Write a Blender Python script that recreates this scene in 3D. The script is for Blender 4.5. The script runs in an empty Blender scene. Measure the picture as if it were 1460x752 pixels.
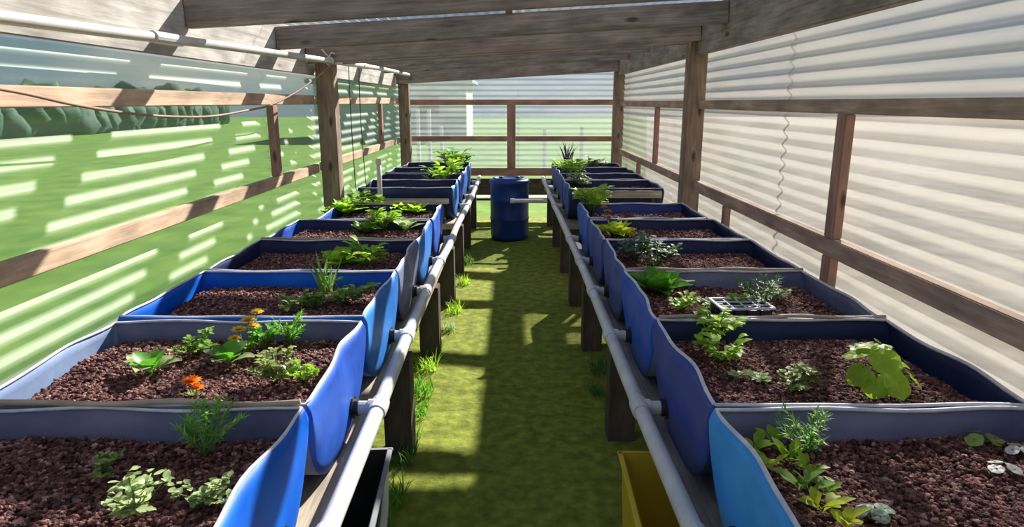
import bpy, bmesh, math, random
from mathutils import Vector, Matrix, noise
C = bpy.context.scene.collection
rnd = random.Random(7)
V = Vector

# ---------------------------------------------------------------- helpers
def tag(o, label=None, cat=None, group=None, kind=None):
    if label: o['label'] = label
    if cat: o['category'] = cat
    if group: o['group'] = group
    if kind: o['kind'] = kind
    return o

def link(name, me, mat=None, parent=None, loc=(0, 0, 0)):
    o = bpy.data.objects.new(name, me)
    C.objects.link(o)
    o.location = loc
    if mat is not None and not me.materials: me.materials.append(mat)
    if parent is not None: o.parent = parent
    return o

def build(name, bm, mat, parent=None, loc=(0, 0, 0), smooth=False):
    me = bpy.data.meshes.new(name)
    bmesh.ops.recalc_face_normals(bm, faces=bm.faces)
    bm.to_mesh(me); bm.free()
    if smooth:
        for p in me.polygons: p.use_smooth = True
    return link(name, me, mat, parent, loc)

def raw(name, vs, fs, mat, parent=None, loc=(0, 0, 0), smooth=False):
    me = bpy.data.meshes.new(name)
    me.from_pydata([tuple(v) for v in vs], [], fs)
    if smooth:
        for p in me.polygons: p.use_smooth = True
    return link(name, me, mat, parent, loc)

def empty(name, loc, label, cat, group=None, rz=0):
    o = bpy.data.objects.new(name, None); C.objects.link(o)
    o.empty_display_size = .1
    o.location = loc; o.rotation_euler = (0, 0, rz)
    return tag(o, label, cat, group)

def add_box(bm, c, s, bevel=0.0, M=None):
    r = bmesh.ops.create_cube(bm, size=1)
    vs = r['verts']
    bmesh.ops.scale(bm, vec=s, verts=vs)
    if bevel:
        es = list({e for v in vs for e in v.link_edges})
        rr = bmesh.ops.bevel(bm, geom=es, offset=bevel, segments=2, affect='EDGES')
        vs = list({v for v in vs if v.is_valid} | {v for v in rr['verts']})
    bmesh.ops.translate(bm, vec=c, verts=vs)
    if M: bmesh.ops.transform(bm, matrix=M, verts=vs)
    return vs

def add_tube(bm, pts, r, n=12, cap=True):
    pts = [V(p) for p in pts]
    rings = []
    up = V((0, 0, 1))
    for i, p in enumerate(pts):
        d = (pts[min(i + 1, len(pts) - 1)] - pts[max(i - 1, 0)]).normalized()
        a = d.cross(up)
        if a.length < .05: a = d.cross(V((1, 0, 0)))
        a.normalize(); b = a.cross(d).normalized()
        rr = r[i] if isinstance(r, (list, tuple)) else r
        rings.append([bm.verts.new(p + (a * math.cos(t) + b * math.sin(t)) * rr)
                      for t in [2 * math.pi * k / n for k in range(n)]])
    for A, B in zip(rings, rings[1:]):
        for k in range(n):
            bm.faces.new((A[k], A[(k + 1) % n], B[(k + 1) % n], B[k]))
    if cap:
        bm.faces.new(rings[0]); bm.faces.new(rings[-1][::-1])

def add_lathe(bm, prof, n=32, c=(0, 0, 0)):
    rings = []
    for (r, z) in prof:
        rings.append([bm.verts.new((c[0] + r * math.cos(t), c[1] + r * math.sin(t), c[2] + z))
                      for t in [2 * math.pi * k / n for k in range(n)]])
    for A, B in zip(rings, rings[1:]):
        for k in range(n):
            bm.faces.new((A[k], A[(k + 1) % n], B[(k + 1) % n], B[k]))
    bm.faces.new(rings[0]); bm.faces.new(rings[-1][::-1])

def smooth_path(pts, m=6):
    pts = [V(p) for p in pts]; out = []
    for i in range(len(pts) - 1):
        p0 = pts[max(i - 1, 0)]; p1 = pts[i]; p2 = pts[i + 1]; p3 = pts[min(i + 2, len(pts) - 1)]
        for k in range(m):
            t = k / m
            out.append(.5 * ((2 * p1) + (p2 - p0) * t + (2 * p0 - 5 * p1 + 4 * p2 - p3) * t * t + (3 * p1 - p0 - 3 * p2 + p3) * t ** 3))
    out.append(pts[-1]); return out

# ---------------------------------------------------------------- materials
def newmat(name):
    m = bpy.data.materials.new(name); m.use_nodes = True
    nt = m.node_tree; nt.nodes.clear()
    return m, nt, nt.nodes, nt.links

def tex_color(nt, c1, c2, scale=(1, 1, 1), nscale=5, detail=6, rough=.6, c3=None, lo=.3, hi=.7, coord='Object'):
    N, L = nt.nodes, nt.links
    tc = N.new('ShaderNodeTexCoord'); mp = N.new('ShaderNodeMapping')
    mp.inputs['Scale'].default_value = scale
    L.new(tc.outputs[coord], mp.inputs['Vector'])
    nz = N.new('ShaderNodeTexNoise'); nz.inputs['Scale'].default_value = nscale
    nz.inputs['Detail'].default_value = detail; nz.inputs['Roughness'].default_value = rough
    L.new(mp.outputs[0], nz.inputs['Vector'])
    cr = N.new('ShaderNodeValToRGB')
    cr.color_ramp.elements[0].position = lo; cr.color_ramp.elements[0].color = (*c1, 1)
    cr.color_ramp.elements[1].position = hi; cr.color_ramp.elements[1].color = (*c2, 1)
    if c3:
        e = cr.color_ramp.elements.new((lo + hi) / 2); e.color = (*c3, 1)
    L.new(nz.outputs['Fac'], cr.inputs['Fac'])
    return cr.outputs['Color'], nz.outputs['Fac'], mp

def solid(name, c1, c2=None, rough=.6, scale=(1, 1, 1), nscale=5, bump=0., spec=.4, lo=.3, hi=.7, c3=None, bdist=.01):
    m, nt, N, L = newmat(name)
    out = N.new('ShaderNodeOutputMaterial'); b = N.new('ShaderNodeBsdfPrincipled')
    col, fac, mp = tex_color(nt, c1, c2 or c1, scale, nscale, c3=c3, lo=lo, hi=hi)
    L.new(col, b.inputs['Base Color'])
    b.inputs['Roughness'].default_value = rough
    b.inputs['Specular IOR Level'].default_value = spec
    if bump:
        bp = N.new('ShaderNodeBump'); bp.inputs['Strength'].default_value = bump
        bp.inputs['Distance'].default_value = bdist
        L.new(fac, bp.inputs['Height']); L.new(bp.outputs[0], b.inputs['Normal'])
    L.new(b.outputs[0], out.inputs[0])
    return m

def wood(name, c1, c2, knot=(.06, .035, .025), rough=.8, amt=1.0):
    """timber: fine grain along local X, broad stains and knots"""
    m, nt, N, L = newmat(name)
    out = N.new('ShaderNodeOutputMaterial'); b = N.new('ShaderNodeBsdfPrincipled')
    col, fac, mp = tex_color(nt, c1, c2, (1.2, 22, 22), 3, 8, .65)
    tc = N.new('ShaderNodeTexCoord')
    m2 = N.new('ShaderNodeMapping'); m2.inputs['Scale'].default_value = (2.2, 6, 6)
    L.new(tc.outputs['Object'], m2.inputs['Vector'])
    vo = N.new('ShaderNodeTexVoronoi'); vo.inputs['Scale'].default_value = 1.2
    L.new(m2.outputs[0], vo.inputs['Vector'])
    cr = N.new('ShaderNodeValToRGB'); cr.color_ramp.elements[0].position = .07
    cr.color_ramp.elements[1].position = .16
    cr.color_ramp.elements[0].color = (.85 * amt,) * 3 + (1,); cr.color_ramp.elements[1].color = (0, 0, 0, 1)
    L.new(vo.outputs['Distance'], cr.inputs['Fac'])
    mx = N.new('ShaderNodeMix'); mx.data_type = 'RGBA'
    L.new(cr.outputs[0], mx.inputs['Factor']); L.new(col, mx.inputs['A'])
    mx.inputs['B'].default_value = (*knot, 1)
    n2 = N.new('ShaderNodeTexNoise'); n2.inputs['Scale'].default_value = 1.7; n2.inputs['Detail'].default_value = 4
    L.new(m2.outputs[0], n2.inputs['Vector'])
    mr = N.new('ShaderNodeMapRange'); mr.inputs['From Min'].default_value = .3; mr.inputs['From Max'].default_value = .7
    mr.inputs['To Min'].default_value = .6; mr.inputs['To Max'].default_value = 1.2
    L.new(n2.outputs['Fac'], mr.inputs['Value'])
    ml = N.new('ShaderNodeMix'); ml.data_type = 'RGBA'; ml.blend_type = 'MULTIPLY'; ml.inputs['Factor'].default_value = 1
    L.new(mx.outputs['Result'], ml.inputs['A']); L.new(mr.outputs[0], ml.inputs['B'])
    L.new(ml.outputs['Result'], b.inputs['Base Color'])
    b.inputs['Roughness'].default_value = rough; b.inputs['Specular IOR Level'].default_value = .25
    bp = N.new('ShaderNodeBump'); bp.inputs['Strength'].default_value = .4; bp.inputs['Distance'].default_value = .004
    L.new(fac, bp.inputs['Height']); L.new(bp.outputs[0], b.inputs['Normal'])
    L.new(b.outputs[0], out.inputs[0])
    return m

def leafmat(name, c1, c2, trans=.4, rough=.45):
    m, nt, N, L = newmat(name)
    out = N.new('ShaderNodeOutputMaterial'); b = N.new('ShaderNodeBsdfPrincipled')
    col, fac, mp = tex_color(nt, c1, c2, (1, 1, 1), 22, 3)
    ge = N.new('ShaderNodeNewGeometry'); mr = N.new('ShaderNodeMapRange')     # every leaf its own tone
    mr.inputs['To Min'].default_value = .62; mr.inputs['To Max'].default_value = 1.2
    L.new(ge.outputs['Random Per Island'], mr.inputs['Value'])
    ml = N.new('ShaderNodeMix'); ml.data_type = 'RGBA'; ml.blend_type = 'MULTIPLY'; ml.inputs['Factor'].default_value = 1
    L.new(col, ml.inputs['A']); L.new(mr.outputs[0], ml.inputs['B']); col = ml.outputs['Result']
    L.new(col, b.inputs['Base Color']); b.inputs['Roughness'].default_value = rough
    b.inputs['Specular IOR Level'].default_value = .35
    t = N.new('ShaderNodeBsdfTranslucent'); L.new(col, t.inputs['Color'])
    mx = N.new('ShaderNodeMixShader'); mx.inputs[0].default_value = trans
    L.new(b.outputs[0], mx.inputs[1]); L.new(t.outputs[0], mx.inputs[2])
    L.new(mx.outputs[0], out.inputs[0])
    return m

def sheetmat(name, tint, milk, milkcol, gloss=.2, rough=.12, dirt=.12, fm=.8):
    """thin clear plastic sheet: see-through, milky scatter, glossy skin"""
    m, nt, N, L = newmat(name)
    out = N.new('ShaderNodeOutputMaterial')
    tr = N.new('ShaderNodeBsdfTransparent'); tr.inputs['Color'].default_value = (*tint, 1)
    df = N.new('ShaderNodeBsdfDiffuse'); tl = N.new('ShaderNodeBsdfTranslucent')
    df.inputs['Color'].default_value = (*milkcol, 1); tl.inputs['Color'].default_value = (*milkcol, 1)
    mm = N.new('ShaderNodeMixShader'); mm.inputs[0].default_value = .5
    L.new(df.outputs[0], mm.inputs[1]); L.new(tl.outputs[0], mm.inputs[2])
    tc = N.new('ShaderNodeTexCoord'); mp = N.new('ShaderNodeMapping'); mp.inputs['Scale'].default_value = (1, .5, 5)
    L.new(tc.outputs['Object'], mp.inputs['Vector'])
    nz = N.new('ShaderNodeTexNoise'); nz.inputs['Scale'].default_value = 2.5; nz.inputs['Detail'].default_value = 5
    L.new(mp.outputs[0], nz.inputs['Vector'])
    mr = N.new('ShaderNodeMapRange'); mr.inputs['From Min'].default_value = .3; mr.inputs['From Max'].default_value = .7
    mr.inputs['To Min'].default_value = max(0, milk - dirt); mr.inputs['To Max'].default_value = milk + dirt
    L.new(nz.outputs['Fac'], mr.inputs['Value'])
    m1 = N.new('ShaderNodeMixShader'); L.new(mr.outputs[0], m1.inputs[0])
    L.new(tr.outputs[0], m1.inputs[1]); L.new(mm.outputs[0], m1.inputs[2])
    gl = N.new('ShaderNodeBsdfGlossy'); gl.inputs['Roughness'].default_value = rough
    fr = N.new('ShaderNodeFresnel')
    ge = N.new('ShaderNodeNewGeometry'); im = N.new('ShaderNodeMapRange')      # thin sheet: same skin on both sides
    im.inputs['To Min'].default_value = 1.45; im.inputs['To Max'].default_value = 1 / 1.45
    L.new(ge.outputs['Backfacing'], im.inputs['Value']); L.new(im.outputs[0], fr.inputs['IOR'])
    mu = N.new('ShaderNodeMath'); mu.operation = 'MULTIPLY_ADD'; mu.use_clamp = True
    mu.inputs[1].default_value = fm; mu.inputs[2].default_value = gloss
    L.new(fr.outputs[0], mu.inputs[0])
    m2 = N.new('ShaderNodeMixShader'); L.new(mu.outputs[0], m2.inputs[0])
    L.new(m1.outputs[0], m2.inputs[1]); L.new(gl.outputs[0], m2.inputs[2])
    L.new(m2.outputs[0], out.inputs[0])
    return m

M = {}
M['sheet_left'] = sheetmat('clear_sheet_left', (.9, .96, .93), .36, (.66, .76, .55), .02, .5, .06, .05)
M['sheet_right'] = sheetmat('milky_sheet_right', (.93, .92, .9), .62, (.49, .46, .40), .04, .25, .12)
M['sheet_back'] = sheetmat('clear_sheet_back', (.80, .86, .88), .40, (.40, .44, .45), .03, .3, .08, .3)
M['sheet_roof'] = sheetmat('clear_sheet_roof', (.93, .95, .96), .12, (.85, .88, .9), .03, .2, .05)
M['rafter'] = wood('weathered_rafter', (.20, .155, .14), (.42, .345, .305))
M['post'] = wood('brown_post', (.22, .15, .11), (.42, .30, .22))
M['pine'] = wood('sunned_pine', (.48, .31, .20), (.75, .55, .38), (.2, .09, .05))
M['rail'] = wood('brown_rail', (.38, .24, .18), (.62, .44, .34))
M['redwood'] = wood('reddish_stud', (.33, .17, .13), (.52, .30, .23))
M['plate'] = wood('pale_board', (.40, .36, .32), (.60, .56, .50), (.28, .2, .15))
M['plank'] = wood('weathered_plank', (.30, .25, .19), (.58, .50, .38))
M['plank_grey'] = wood('grey_plank', (.17, .16, .145), (.34, .32, .29))
M['leg'] = wood('dark_leg', (.055, .043, .036), (.13, .10, .08))
M['pvc'] = solid('white_pvc', (.52, .50, .48), (.70, .68, .65), .35, nscale=9)
M['pvc_old'] = solid('old_white_pvc', (.52, .49, .44), (.70, .67, .62), .4, nscale=6)
M['black'] = solid('black_plastic', (.012, .013, .016), (.03, .032, .036), .4)
M['rim_grey'] = solid('scuffed_rim', (.20, .21, .23), (.36, .37, .39), .5)
M['yellow'] = solid('yellow_plastic', (.62, .43, .02), (.78, .58, .05), .4)
M['barrel'] = solid('blue_drum', (.004, .025, .15), (.01, .05, .26), .35, nscale=3)
M['cord'] = solid('brown_cord', (.28, .16, .11), (.4, .26, .2), .8)
M['tape'] = solid('white_twine', (.7, .66, .62), (.8, .78, .75), .7)
def bluemat(name, c1, c2, scuff):
    return solid(name, c1, c2, .5, (1, 1.2, 1.2), 4, .15, .2, .25, .78, scuff if False else None, .02)
BL = dict(
    bright=bluemat('bright_blue_plastic', (.002, .075, .52), (.008, .17, .72), None),
    blue=bluemat('blue_plastic', (.008, .05, .38), (.04, .14, .58), None),
    azure=bluemat('azure_plastic', (.01, .11, .46), (.05, .25, .66), None),
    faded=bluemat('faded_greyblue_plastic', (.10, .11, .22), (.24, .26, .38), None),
    sky=bluemat('sky_blue_plastic', (.02, .24, .68), (.09, .40, .85), None),
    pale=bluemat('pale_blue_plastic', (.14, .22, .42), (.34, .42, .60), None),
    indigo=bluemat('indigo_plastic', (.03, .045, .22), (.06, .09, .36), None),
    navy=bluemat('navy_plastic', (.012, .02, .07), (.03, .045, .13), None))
M['rim'] = solid('lit_pale_rim', (.46, .48, .60), (.80, .79, .82), .5, nscale=14)  # light on the bed rims put into a pale tone; tray rim is pale itself
M['strip'] = solid('tan_edge_strip', (.34, .25, .18), (.62, .52, .40), .7, (2, 20, 20), 3)

# lava gravel
def gravelmat():
    m, nt, N, L = newmat('lava_gravel'); out = N.new('ShaderNodeOutputMaterial'); b = N.new('ShaderNodeBsdfPrincipled')
    tc = N.new('ShaderNodeTexCoord')
    vo = N.new('ShaderNodeTexVoronoi'); vo.inputs['Scale'].default_value = 85
    L.new(tc.outputs['Object'], vo.inputs['Vector'])
    sp = N.new('ShaderNodeSeparateColor'); L.new(vo.outputs['Color'], sp.inputs[0])
    cr = N.new('ShaderNodeValToRGB'); e = cr.color_ramp.elements
    e[0].position = 0; e[0].color = (.045, .018, .016, 1); e[1].position = 1; e[1].color = (.52, .30, .26, 1)
    k = e.new(.5); k.color = (.13, .050, .045, 1); k = e.new(.85); k.color = (.27, .12, .105, 1)
    L.new(sp.outputs[0], cr.inputs[0]); L.new(cr.outputs[0], b.inputs['Base Color'])
    b.inputs['Roughness'].default_value = .85; b.inputs['Specular IOR Level'].default_value = .3
    nz = N.new('ShaderNodeTexNoise'); nz.inputs['Scale'].default_value = 260; nz.inputs['Detail'].default_value = 3
    L.new(tc.outputs['Object'], nz.inputs['Vector'])
    bp = N.new('ShaderNodeBump'); bp.inputs['Strength'].default_value = .8; bp.inputs['Distance'].default_value = .003
    L.new(nz.outputs['Fac'], bp.inputs['Height']); L.new(bp.outputs[0], b.inputs['Normal'])
    L.new(b.outputs[0], out.inputs[0]); return m
M['gravel'] = gravelmat()
M['turf'] = solid('mossy_turf', (.11, .13, .018), (.30, .33, .05), .9, (1, 1, 1), 14, .6, .1, .3, .7, (.19, .22, .032), .02)
M['lawn'] = solid('lawn', (.07, .16, .02), (.18, .28, .05), .9, (1, 1, 1), 1.5, .3, .1)
M['yard'] = solid('pale_gravel_yard', (.26, .24, .20), (.44, .41, .36), .9, (1, 1, 1), 3, .3, .1)
M['hedge'] = solid('hedge_leaves', (.015, .05, .035), (.05, .12, .08), .8, nscale=4, bump=.5)
M['cream'] = solid('cream_wall', (.66, .60, .57), (.74, .68, .64), .8)
M['roofgrey'] = solid('grey_roof', (.3, .34, .4), (.36, .4, .46), .6)
M['white'] = solid('white_paint', (.78, .78, .76), (.84, .84, .82), .5)
LF = dict(
    lime=leafmat('lime_leaf', (.34, .60, .03), (.60, .86, .09), .55),
    green=leafmat('green_leaf', (.09, .34, .02), (.24, .58, .05), .45),
    mid=leafmat('mid_leaf', (.18, .38, .05), (.40, .62, .12), .45),
    dark=leafmat('dark_leaf', (.06, .17, .04), (.16, .32, .08), .3),
    pale=leafmat('pale_leaf', (.38, .50, .20), (.62, .74, .36), .4),
    olive=leafmat('olive_leaf', (.24, .32, .07), (.44, .52, .16), .35),
    blue=leafmat('bluegreen_leaf', (.10, .20, .15), (.22, .34, .26), .3),
    yellow=leafmat('yellow_leaf', (.50, .62, .03), (.78, .88, .08), .5),
    silver=leafmat('silver_leaf', (.5, .52, .48), (.75, .77, .72), .2),
    purple=leafmat('purple_leaf', (.05, .025, .07), (.12, .06, .15), .2),
    feather=leafmat('feathery_leaf', (.20, .50, .05), (.38, .74, .14), .5))
FL = dict(orange=leafmat('orange_petal', (.92, .24, .01), (1.0, .42, .02), .3),
          yellow=leafmat('yellow_petal', (.92, .58, .03), (1.0, .78, .12), .3))
M['stem'] = leafmat('stem_green', (.16, .26, .07), (.26, .38, .12), .2)
M['stem_pale'] = leafmat('stem_pale', (.4, .38, .22), (.55, .5, .32), .2)

# ---------------------------------------------------------------- dimensions
EYE = 1.65
XL, XR, YB = -1.62, 1.54, 9.80        # left, right, back sheeting
Y0 = -1.4                             # the house goes on behind the camera

# ---------------------------------------------------------------- ground
bm = bmesh.new()
bmesh.ops.create_grid(bm, x_segments=40, y_segments=40, size=1)
for v in bm.verts: v.co = V((v.co.x * 60, v.co.y * 60 + 20, -.03 + .0 * v.co.z))
tag(build('ground', bm, M['lawn']), 'green lawn around the growing house', kind='structure')
bm = bmesh.new()
yp = [(1.8, -20), (62, -20), (62, 80), (15.8, 80), (2.5, 12.5), (1.8, 9.8)]
ylo = [bm.verts.new((x, y, -.028)) for x, y in yp]; yhi = [bm.verts.new((x, y, -.008)) for x, y in yp]
bm.faces.new(yhi); bm.faces.new(ylo[::-1])
for k in range(6): bm.faces.new((ylo[k], ylo[(k + 1) % 6], yhi[(k + 1) % 6], yhi[k]))

tag(build('yard', bm, M['yard']), 'pale gravel yard beyond the right wall', kind='structure')
nx, ny = 70, 240
vs, fs = [], []
for j in range(ny + 1):
    for i in range(nx + 1):
        x = -1.55 + 3.05 * i / nx; y = Y0 + (YB - Y0) * j / ny
        z = .012 * noise.noise(V((x * 3, y * 3, 0))) + .006 * noise.noise(V((x * 14, y * 14, 2)))
        for s in (2.28, 3.42, 5.3, 1.2):                       # seams where lengths of turf meet
            z -= .012 * math.exp(-((y - s - .03 * math.sin(x * 3)) / .025) ** 2)
        vs.append((x, y, z))
for j in range(ny):
    for i in range(nx):
        a = j * (nx + 1) + i; fs.append((a, a + 1, a + nx + 2, a + nx + 1))
tag(raw('floor', vs, fs, M['turf'], smooth=True), 'mossy green turf aisle between the two rows of beds', kind='structure')

# ---------------------------------------------------------------- corrugated sheets
def corrugated(name, origin, ulen, vlen, udir, vdir, ndir, mat, label, sheet=2.15, lap=.025, per=.076, amp=.0125, phase=0):
    """u runs along the flutes, v across them"""
    o, u, w, n = V(origin), V(udir), V(vdir), V(ndir)
    vs, fs = [], []
    a = 0; k = 0
    nv = int(vlen / per * 8)
    while a < ulen - .01:
        b = min(a + sheet + lap, ulen); nu = max(2, int((b - a) / .15)); base = len(vs)
        for i in range(nu + 1):
            uu = a + (b - a) * i / nu
            for j in range(nv + 1):
                vv = vlen * j / nv
                h = amp * math.sin(2 * math.pi * vv / per + phase) + (.004 if k % 2 else 0)
                h += .006 * noise.noise(V((uu * .35, vv * .8, k * 3.1 + phase)))
                vs.append(o + u * uu + w * vv + n * h)
        for i in range(nu):
            for j in range(nv):
                q = base + i * (nv + 1) + j
                fs.append((q, q + 1, q + nv + 2, q + nv + 1))
        a += sheet; k += 1
    return tag(raw(name, vs, fs, mat, smooth=True), label, kind='structure')

corrugated('wall_left', (XL, Y0, .12), YB - Y0, 1.735, (0, 1, 0), (0, 0, 1), (1, 0, 0), M['sheet_left'],
           'clear corrugated plastic wall on the left with green lawn behind', sheet=5.85)
corrugated('wall_right', (XR, Y0, .12), YB - Y0, 2.13, (0, 1, 0), (0, 0, 1), (-1, 0, 0), M['sheet_right'],
           'milky corrugated plastic wall on the right', sheet=2.6, phase=1)
corrugated('wall_back', (XL, YB, .66), XR - XL, 1.52, (1, 0, 0), (0, 0, 1), (0, -1, 0), M['sheet_back'],
           'clear corrugated plastic wall at the far end', sheet=1.7, phase=2)
sl = .055
corrugated('ceiling', (XL - .15, Y0, 2.145 + .05), YB - Y0 + .15, 3.5, (0, 1, 0), (math.cos(math.atan(sl)), 0, math.sin(math.atan(sl))),
           (-sl, 0, 1), M['sheet_roof'], 'clear corrugated roof sheets over the rafters', sheet=3.0, phase=.5)

# ---------------------------------------------------------------- timber
LASTM = [None]
def timber(name, p0, p1, w, h, mat, label, cat, group=None, bevel=.004, up=(0, 0, 1), parent=None):
    """w = thickness sideways, h = thickness along up; local X is the grain"""
    p0, p1 = V(p0), V(p1); d = p1 - p0; L_ = d.length; x = d.normalized()
    u = V(up); y = u.cross(x).normalized(); z = x.cross(y)
    bm = bmesh.new(); add_box(bm, (0, 0, 0), (L_, w, h), bevel)
    o = build(name, bm, mat, parent)
    mw = Matrix((x, y, z)).transposed().to_4x4(); mw.translation = (p0 + p1) / 2
    o.matrix_basis = mw; LASTM[0] = mw
    if label: tag(o, label, cat, group)
    return o

def rz(x): return 2.0 + (x + 1.6) * sl     # underside of the rafters
raf_lab = {-.45: None, .85: None, 2.15: None,
  3.44: 'nearest roof rafter in view, crossing the top edge of the photo',
  4.75: 'second roof rafter, thick weathered grey beam with a dark knot above the aisle',
  6.05: 'third roof rafter, just behind the knotted second one',
  7.35: 'fourth roof rafter, between the third one and the two far ones',
  8.60: 'fifth roof rafter, next to the far header beam'}
for y, lab in raf_lab.items():
    if y == 8.6: x1 = 1.42
    timber('rafter', (-1.585, y, rz(-1.585) + .07), (1.44, y, rz(1.44) + .07), .11 if y == 4.75 else .05, .14, M['rafter'],
           lab or 'roof rafter over the near end of the aisle, above the photo', 'rafter', 'roof rafters')
timber('header_beam', (-1.58, 5.63, rz(-1.6) + .02), (1.44, 5.63, rz(1.44) + .02), .06, .16, M['rafter'],
       'header beam on the far side of the two middle posts', 'beam')
timber('header_beam', (-1.58, 5.37, rz(-1.6) + .02), (1.44, 5.37, rz(1.44) + .02), .06, .16, M['rafter'],  # extra header, added to shade the near aisle
       'header beam added for shade on the camera side of the two middle posts, right behind the knotted rafter', 'beam')
timber('header_beam', (-1.58, 9.40, rz(-1.6) - .015), (1.44, 9.40, rz(1.44) - .015), .06, .19, M['rafter'],
       'lowest header beam over the far posts at the back wall', 'beam')
timber('ridge_purlin', (-.02, Y0 + .1, rz(-.02) + .16), (-.02, 9.6, rz(-.02) + .16), .045, .04, M['redwood'],
       'narrow purlin running lengthwise over the rafters at mid roof', 'purlin')
timber('side_beam', (1.475, Y0 + .05, 2.172), (1.475, 9.7, 2.172), .06, .32, M['rafter'],
       'deep timber beam along the top of the right wall', 'beam')
timber('fascia_board', (-1.60, Y0 + .05, 2.02), (-1.60, 9.7, 2.02), .025, .32, M['plate'],
       'wide pale sunlit board along the top of the left wall', 'board')

for (x, y, lab) in ((-1.475, 5.5, 'left brown square post rising halfway down the left row'),
                    (1.46, 5.5, 'right brown square post rising halfway down the right row'),
                    (-1.49, 9.5, 'left far corner post at the back wall'),
                    (1.475, 9.5, 'right far corner post at the back wall')):
    t = rz(x) - (.06 if y < 6 else .111)
    timber('timber_post', (x, y, -.02), (x, y, t), .14, .14, M['post'], lab, 'post', up=(0, 1, 0))
timber('timber_post', (1.505, 5.66, -.02), (1.505, 5.66, 2.03), .05, .10, M['redwood'],
       'thin reddish post tight behind the right middle post', 'post', up=(0, 1, 0))

def rail(x, z, y0, y1, h, mat, lab, w=.045):
    timber('wall_rail', (x, y0, z), (x, y1, z), w, h, mat, lab, 'rail')
lx = XL + .04; rx = XR - .04
rail(lx, 1.668, Y0 + .05, 5.42, .07, M['pine'], 'upper sunlit pine rail on the left wall, before the middle post')
rail(lx, 1.668, 5.58, 9.42, .07, M['pine'], 'upper sunlit pine rail on the left wall, beyond the middle post')
rail(lx, 1.132, Y0 + .05, 5.42, .07, M['pine'], 'lower knotty pine rail on the left wall, before the middle post')
rail(lx, 1.132, 5.58, 9.42, .07, M['pine'], 'lower pine rail on the left wall, beyond the middle post')
rail(rx, 1.632, Y0 + .05, 5.42, .065, M['rail'], 'upper brown rail on the right wall, before the middle post')
rail(rx, 1.632, 5.7, 9.42, .065, M['rail'], 'upper brown rail on the right wall, beyond the middle post')
rail(rx, .99, Y0 + .05, 5.42, .085, M['rail'], 'lower brown rail on the right wall, before the middle post')
rail(rx, .99, 5.7, 9.42, .075, M['rail'], 'lower brown rail on the right wall, beyond the middle post')

def stud(x, y, z0, z1, lab, w=.085, mat='redwood', d=.045):
    timber('wall_stud', (x, y, z0), (x, y, z1), d, w, M[mat], lab, 'stud', up=(0, 1, 0))
stud(lx, 4.5, 1.167, 1.633, 'short reddish stud between the rails on the left wall')
stud(lx, 8.2, 1.167, 1.633, 'short stud between the rails of the far left bay')
stud(rx, 3.06, 1.033, 1.600, 'reddish stud between the rails of the near right bay')
stud(rx, 3.06, .35, .947, 'reddish stud below the lower right rail, under the tall stud', .08)
stud(rx, 4.62, .35, .947, 'short stud below the lower right rail near the middle post', .06)
stud(rx, 7.05, 1.028, 1.600, 'stud between the rails of the far right bay', .07)
stud(rx, 7.95, .35, .952, 'short stud below the lower rail of the far right bay', .06)
yb = YB - .05
def brail(z, h, x0, x1, lab, mat='redwood'):
    timber('back_rail', (x0, yb, z), (x1, yb, z), .045, h, M[mat], lab, 'rail')
brail(1.65, .075, -1.57, 1.49, 'upper reddish rail across the back wall')
brail(1.14, .075, -1.57, -.072, 'middle reddish rail of the back wall, left of the centre stud')
brail(1.14, .075, .052, 1.49, 'middle reddish rail of the back wall, right of the centre stud')
brail(.665, .11, -1.57, 1.49, 'low sill board across the back wall above the blue drum')
brail(.45, .24, -1.57, 1.49, 'wide dark board under the back wall sill behind the drum', 'leg')
timber('wall_stud', (-.01, yb, .722), (-.01, yb, 1.612), .12, .045, M['redwood'], 'reddish centre stud of the back wall above the blue drum', 'stud', up=(0, 1, 0), )

# ---------------------------------------------------------------- bench structure
PZ = .52
def bench(s, y0, y1, ys, mat, label):
    root = empty('bench', (s * .93, (y0 + y1) / 2, -.02), label, 'bench')
    def part(name, p0, p1, w, h, m, up=(0, 0, 1)):
        o = timber(name, p0, p1, w, h, m, None, None, up=up)
        o.parent = root
        o.matrix_basis = Matrix.Translation(-V((s * .93, (y0 + y1) / 2, -.02))) @ LASTM[0]
        return o
    part('plank', (s * .585, y0, PZ - .02), (s * .585, y1, PZ - .02), .17, .04, mat)
    part('plank', (s * 1.28, y0, PZ - .02), (s * 1.28, min(y1, 5.38) if y1 < 6 else y1, PZ - .02), .15, .04, mat)
    for y in ys:
        part('leg', (s * .545, y, -.02), (s * .545, y, PZ - .04), .13, .13, M['leg'], (0, 1, 0))
        part('leg', (s * 1.28, min(y, 5.3) if y < 6 else y, -.02), (s * 1.28, min(y, 5.3) if y < 6 else y, PZ - .04), .10, .10, M['leg'], (0, 1, 0))
        part('crossbar', (s * .61, min(y, 5.3) if y < 6 else y, PZ - .10), (s * 1.23, min(y, 5.3) if y < 6 else y, PZ - .10), .04, .08, M['leg'])
bench(-1, .3, 5.5, (1.42, 2.97, 4.22, 5.40), M['plank'], 'long low timber bench on dark legs carrying the near left beds')
bench(-1, 6.2, 9.35, (6.45, 7.6, 8.9), M['plank'], 'timber bench on dark legs carrying the far left beds')
bench(1, .3, 5.5, (1.42, 3.09, 4.34, 5.40), M['plank_grey'], 'long low timber bench on dark legs carrying the near right beds')
bench(1, 6.2, 9.35, (6.45, 7.72, 9.02), M['plank_grey'], 'timber bench on dark legs carrying the far right beds')
ords = ['nearest', 'second', 'third', 'fourth', 'fifth', 'sixth', 'seventh']

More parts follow.
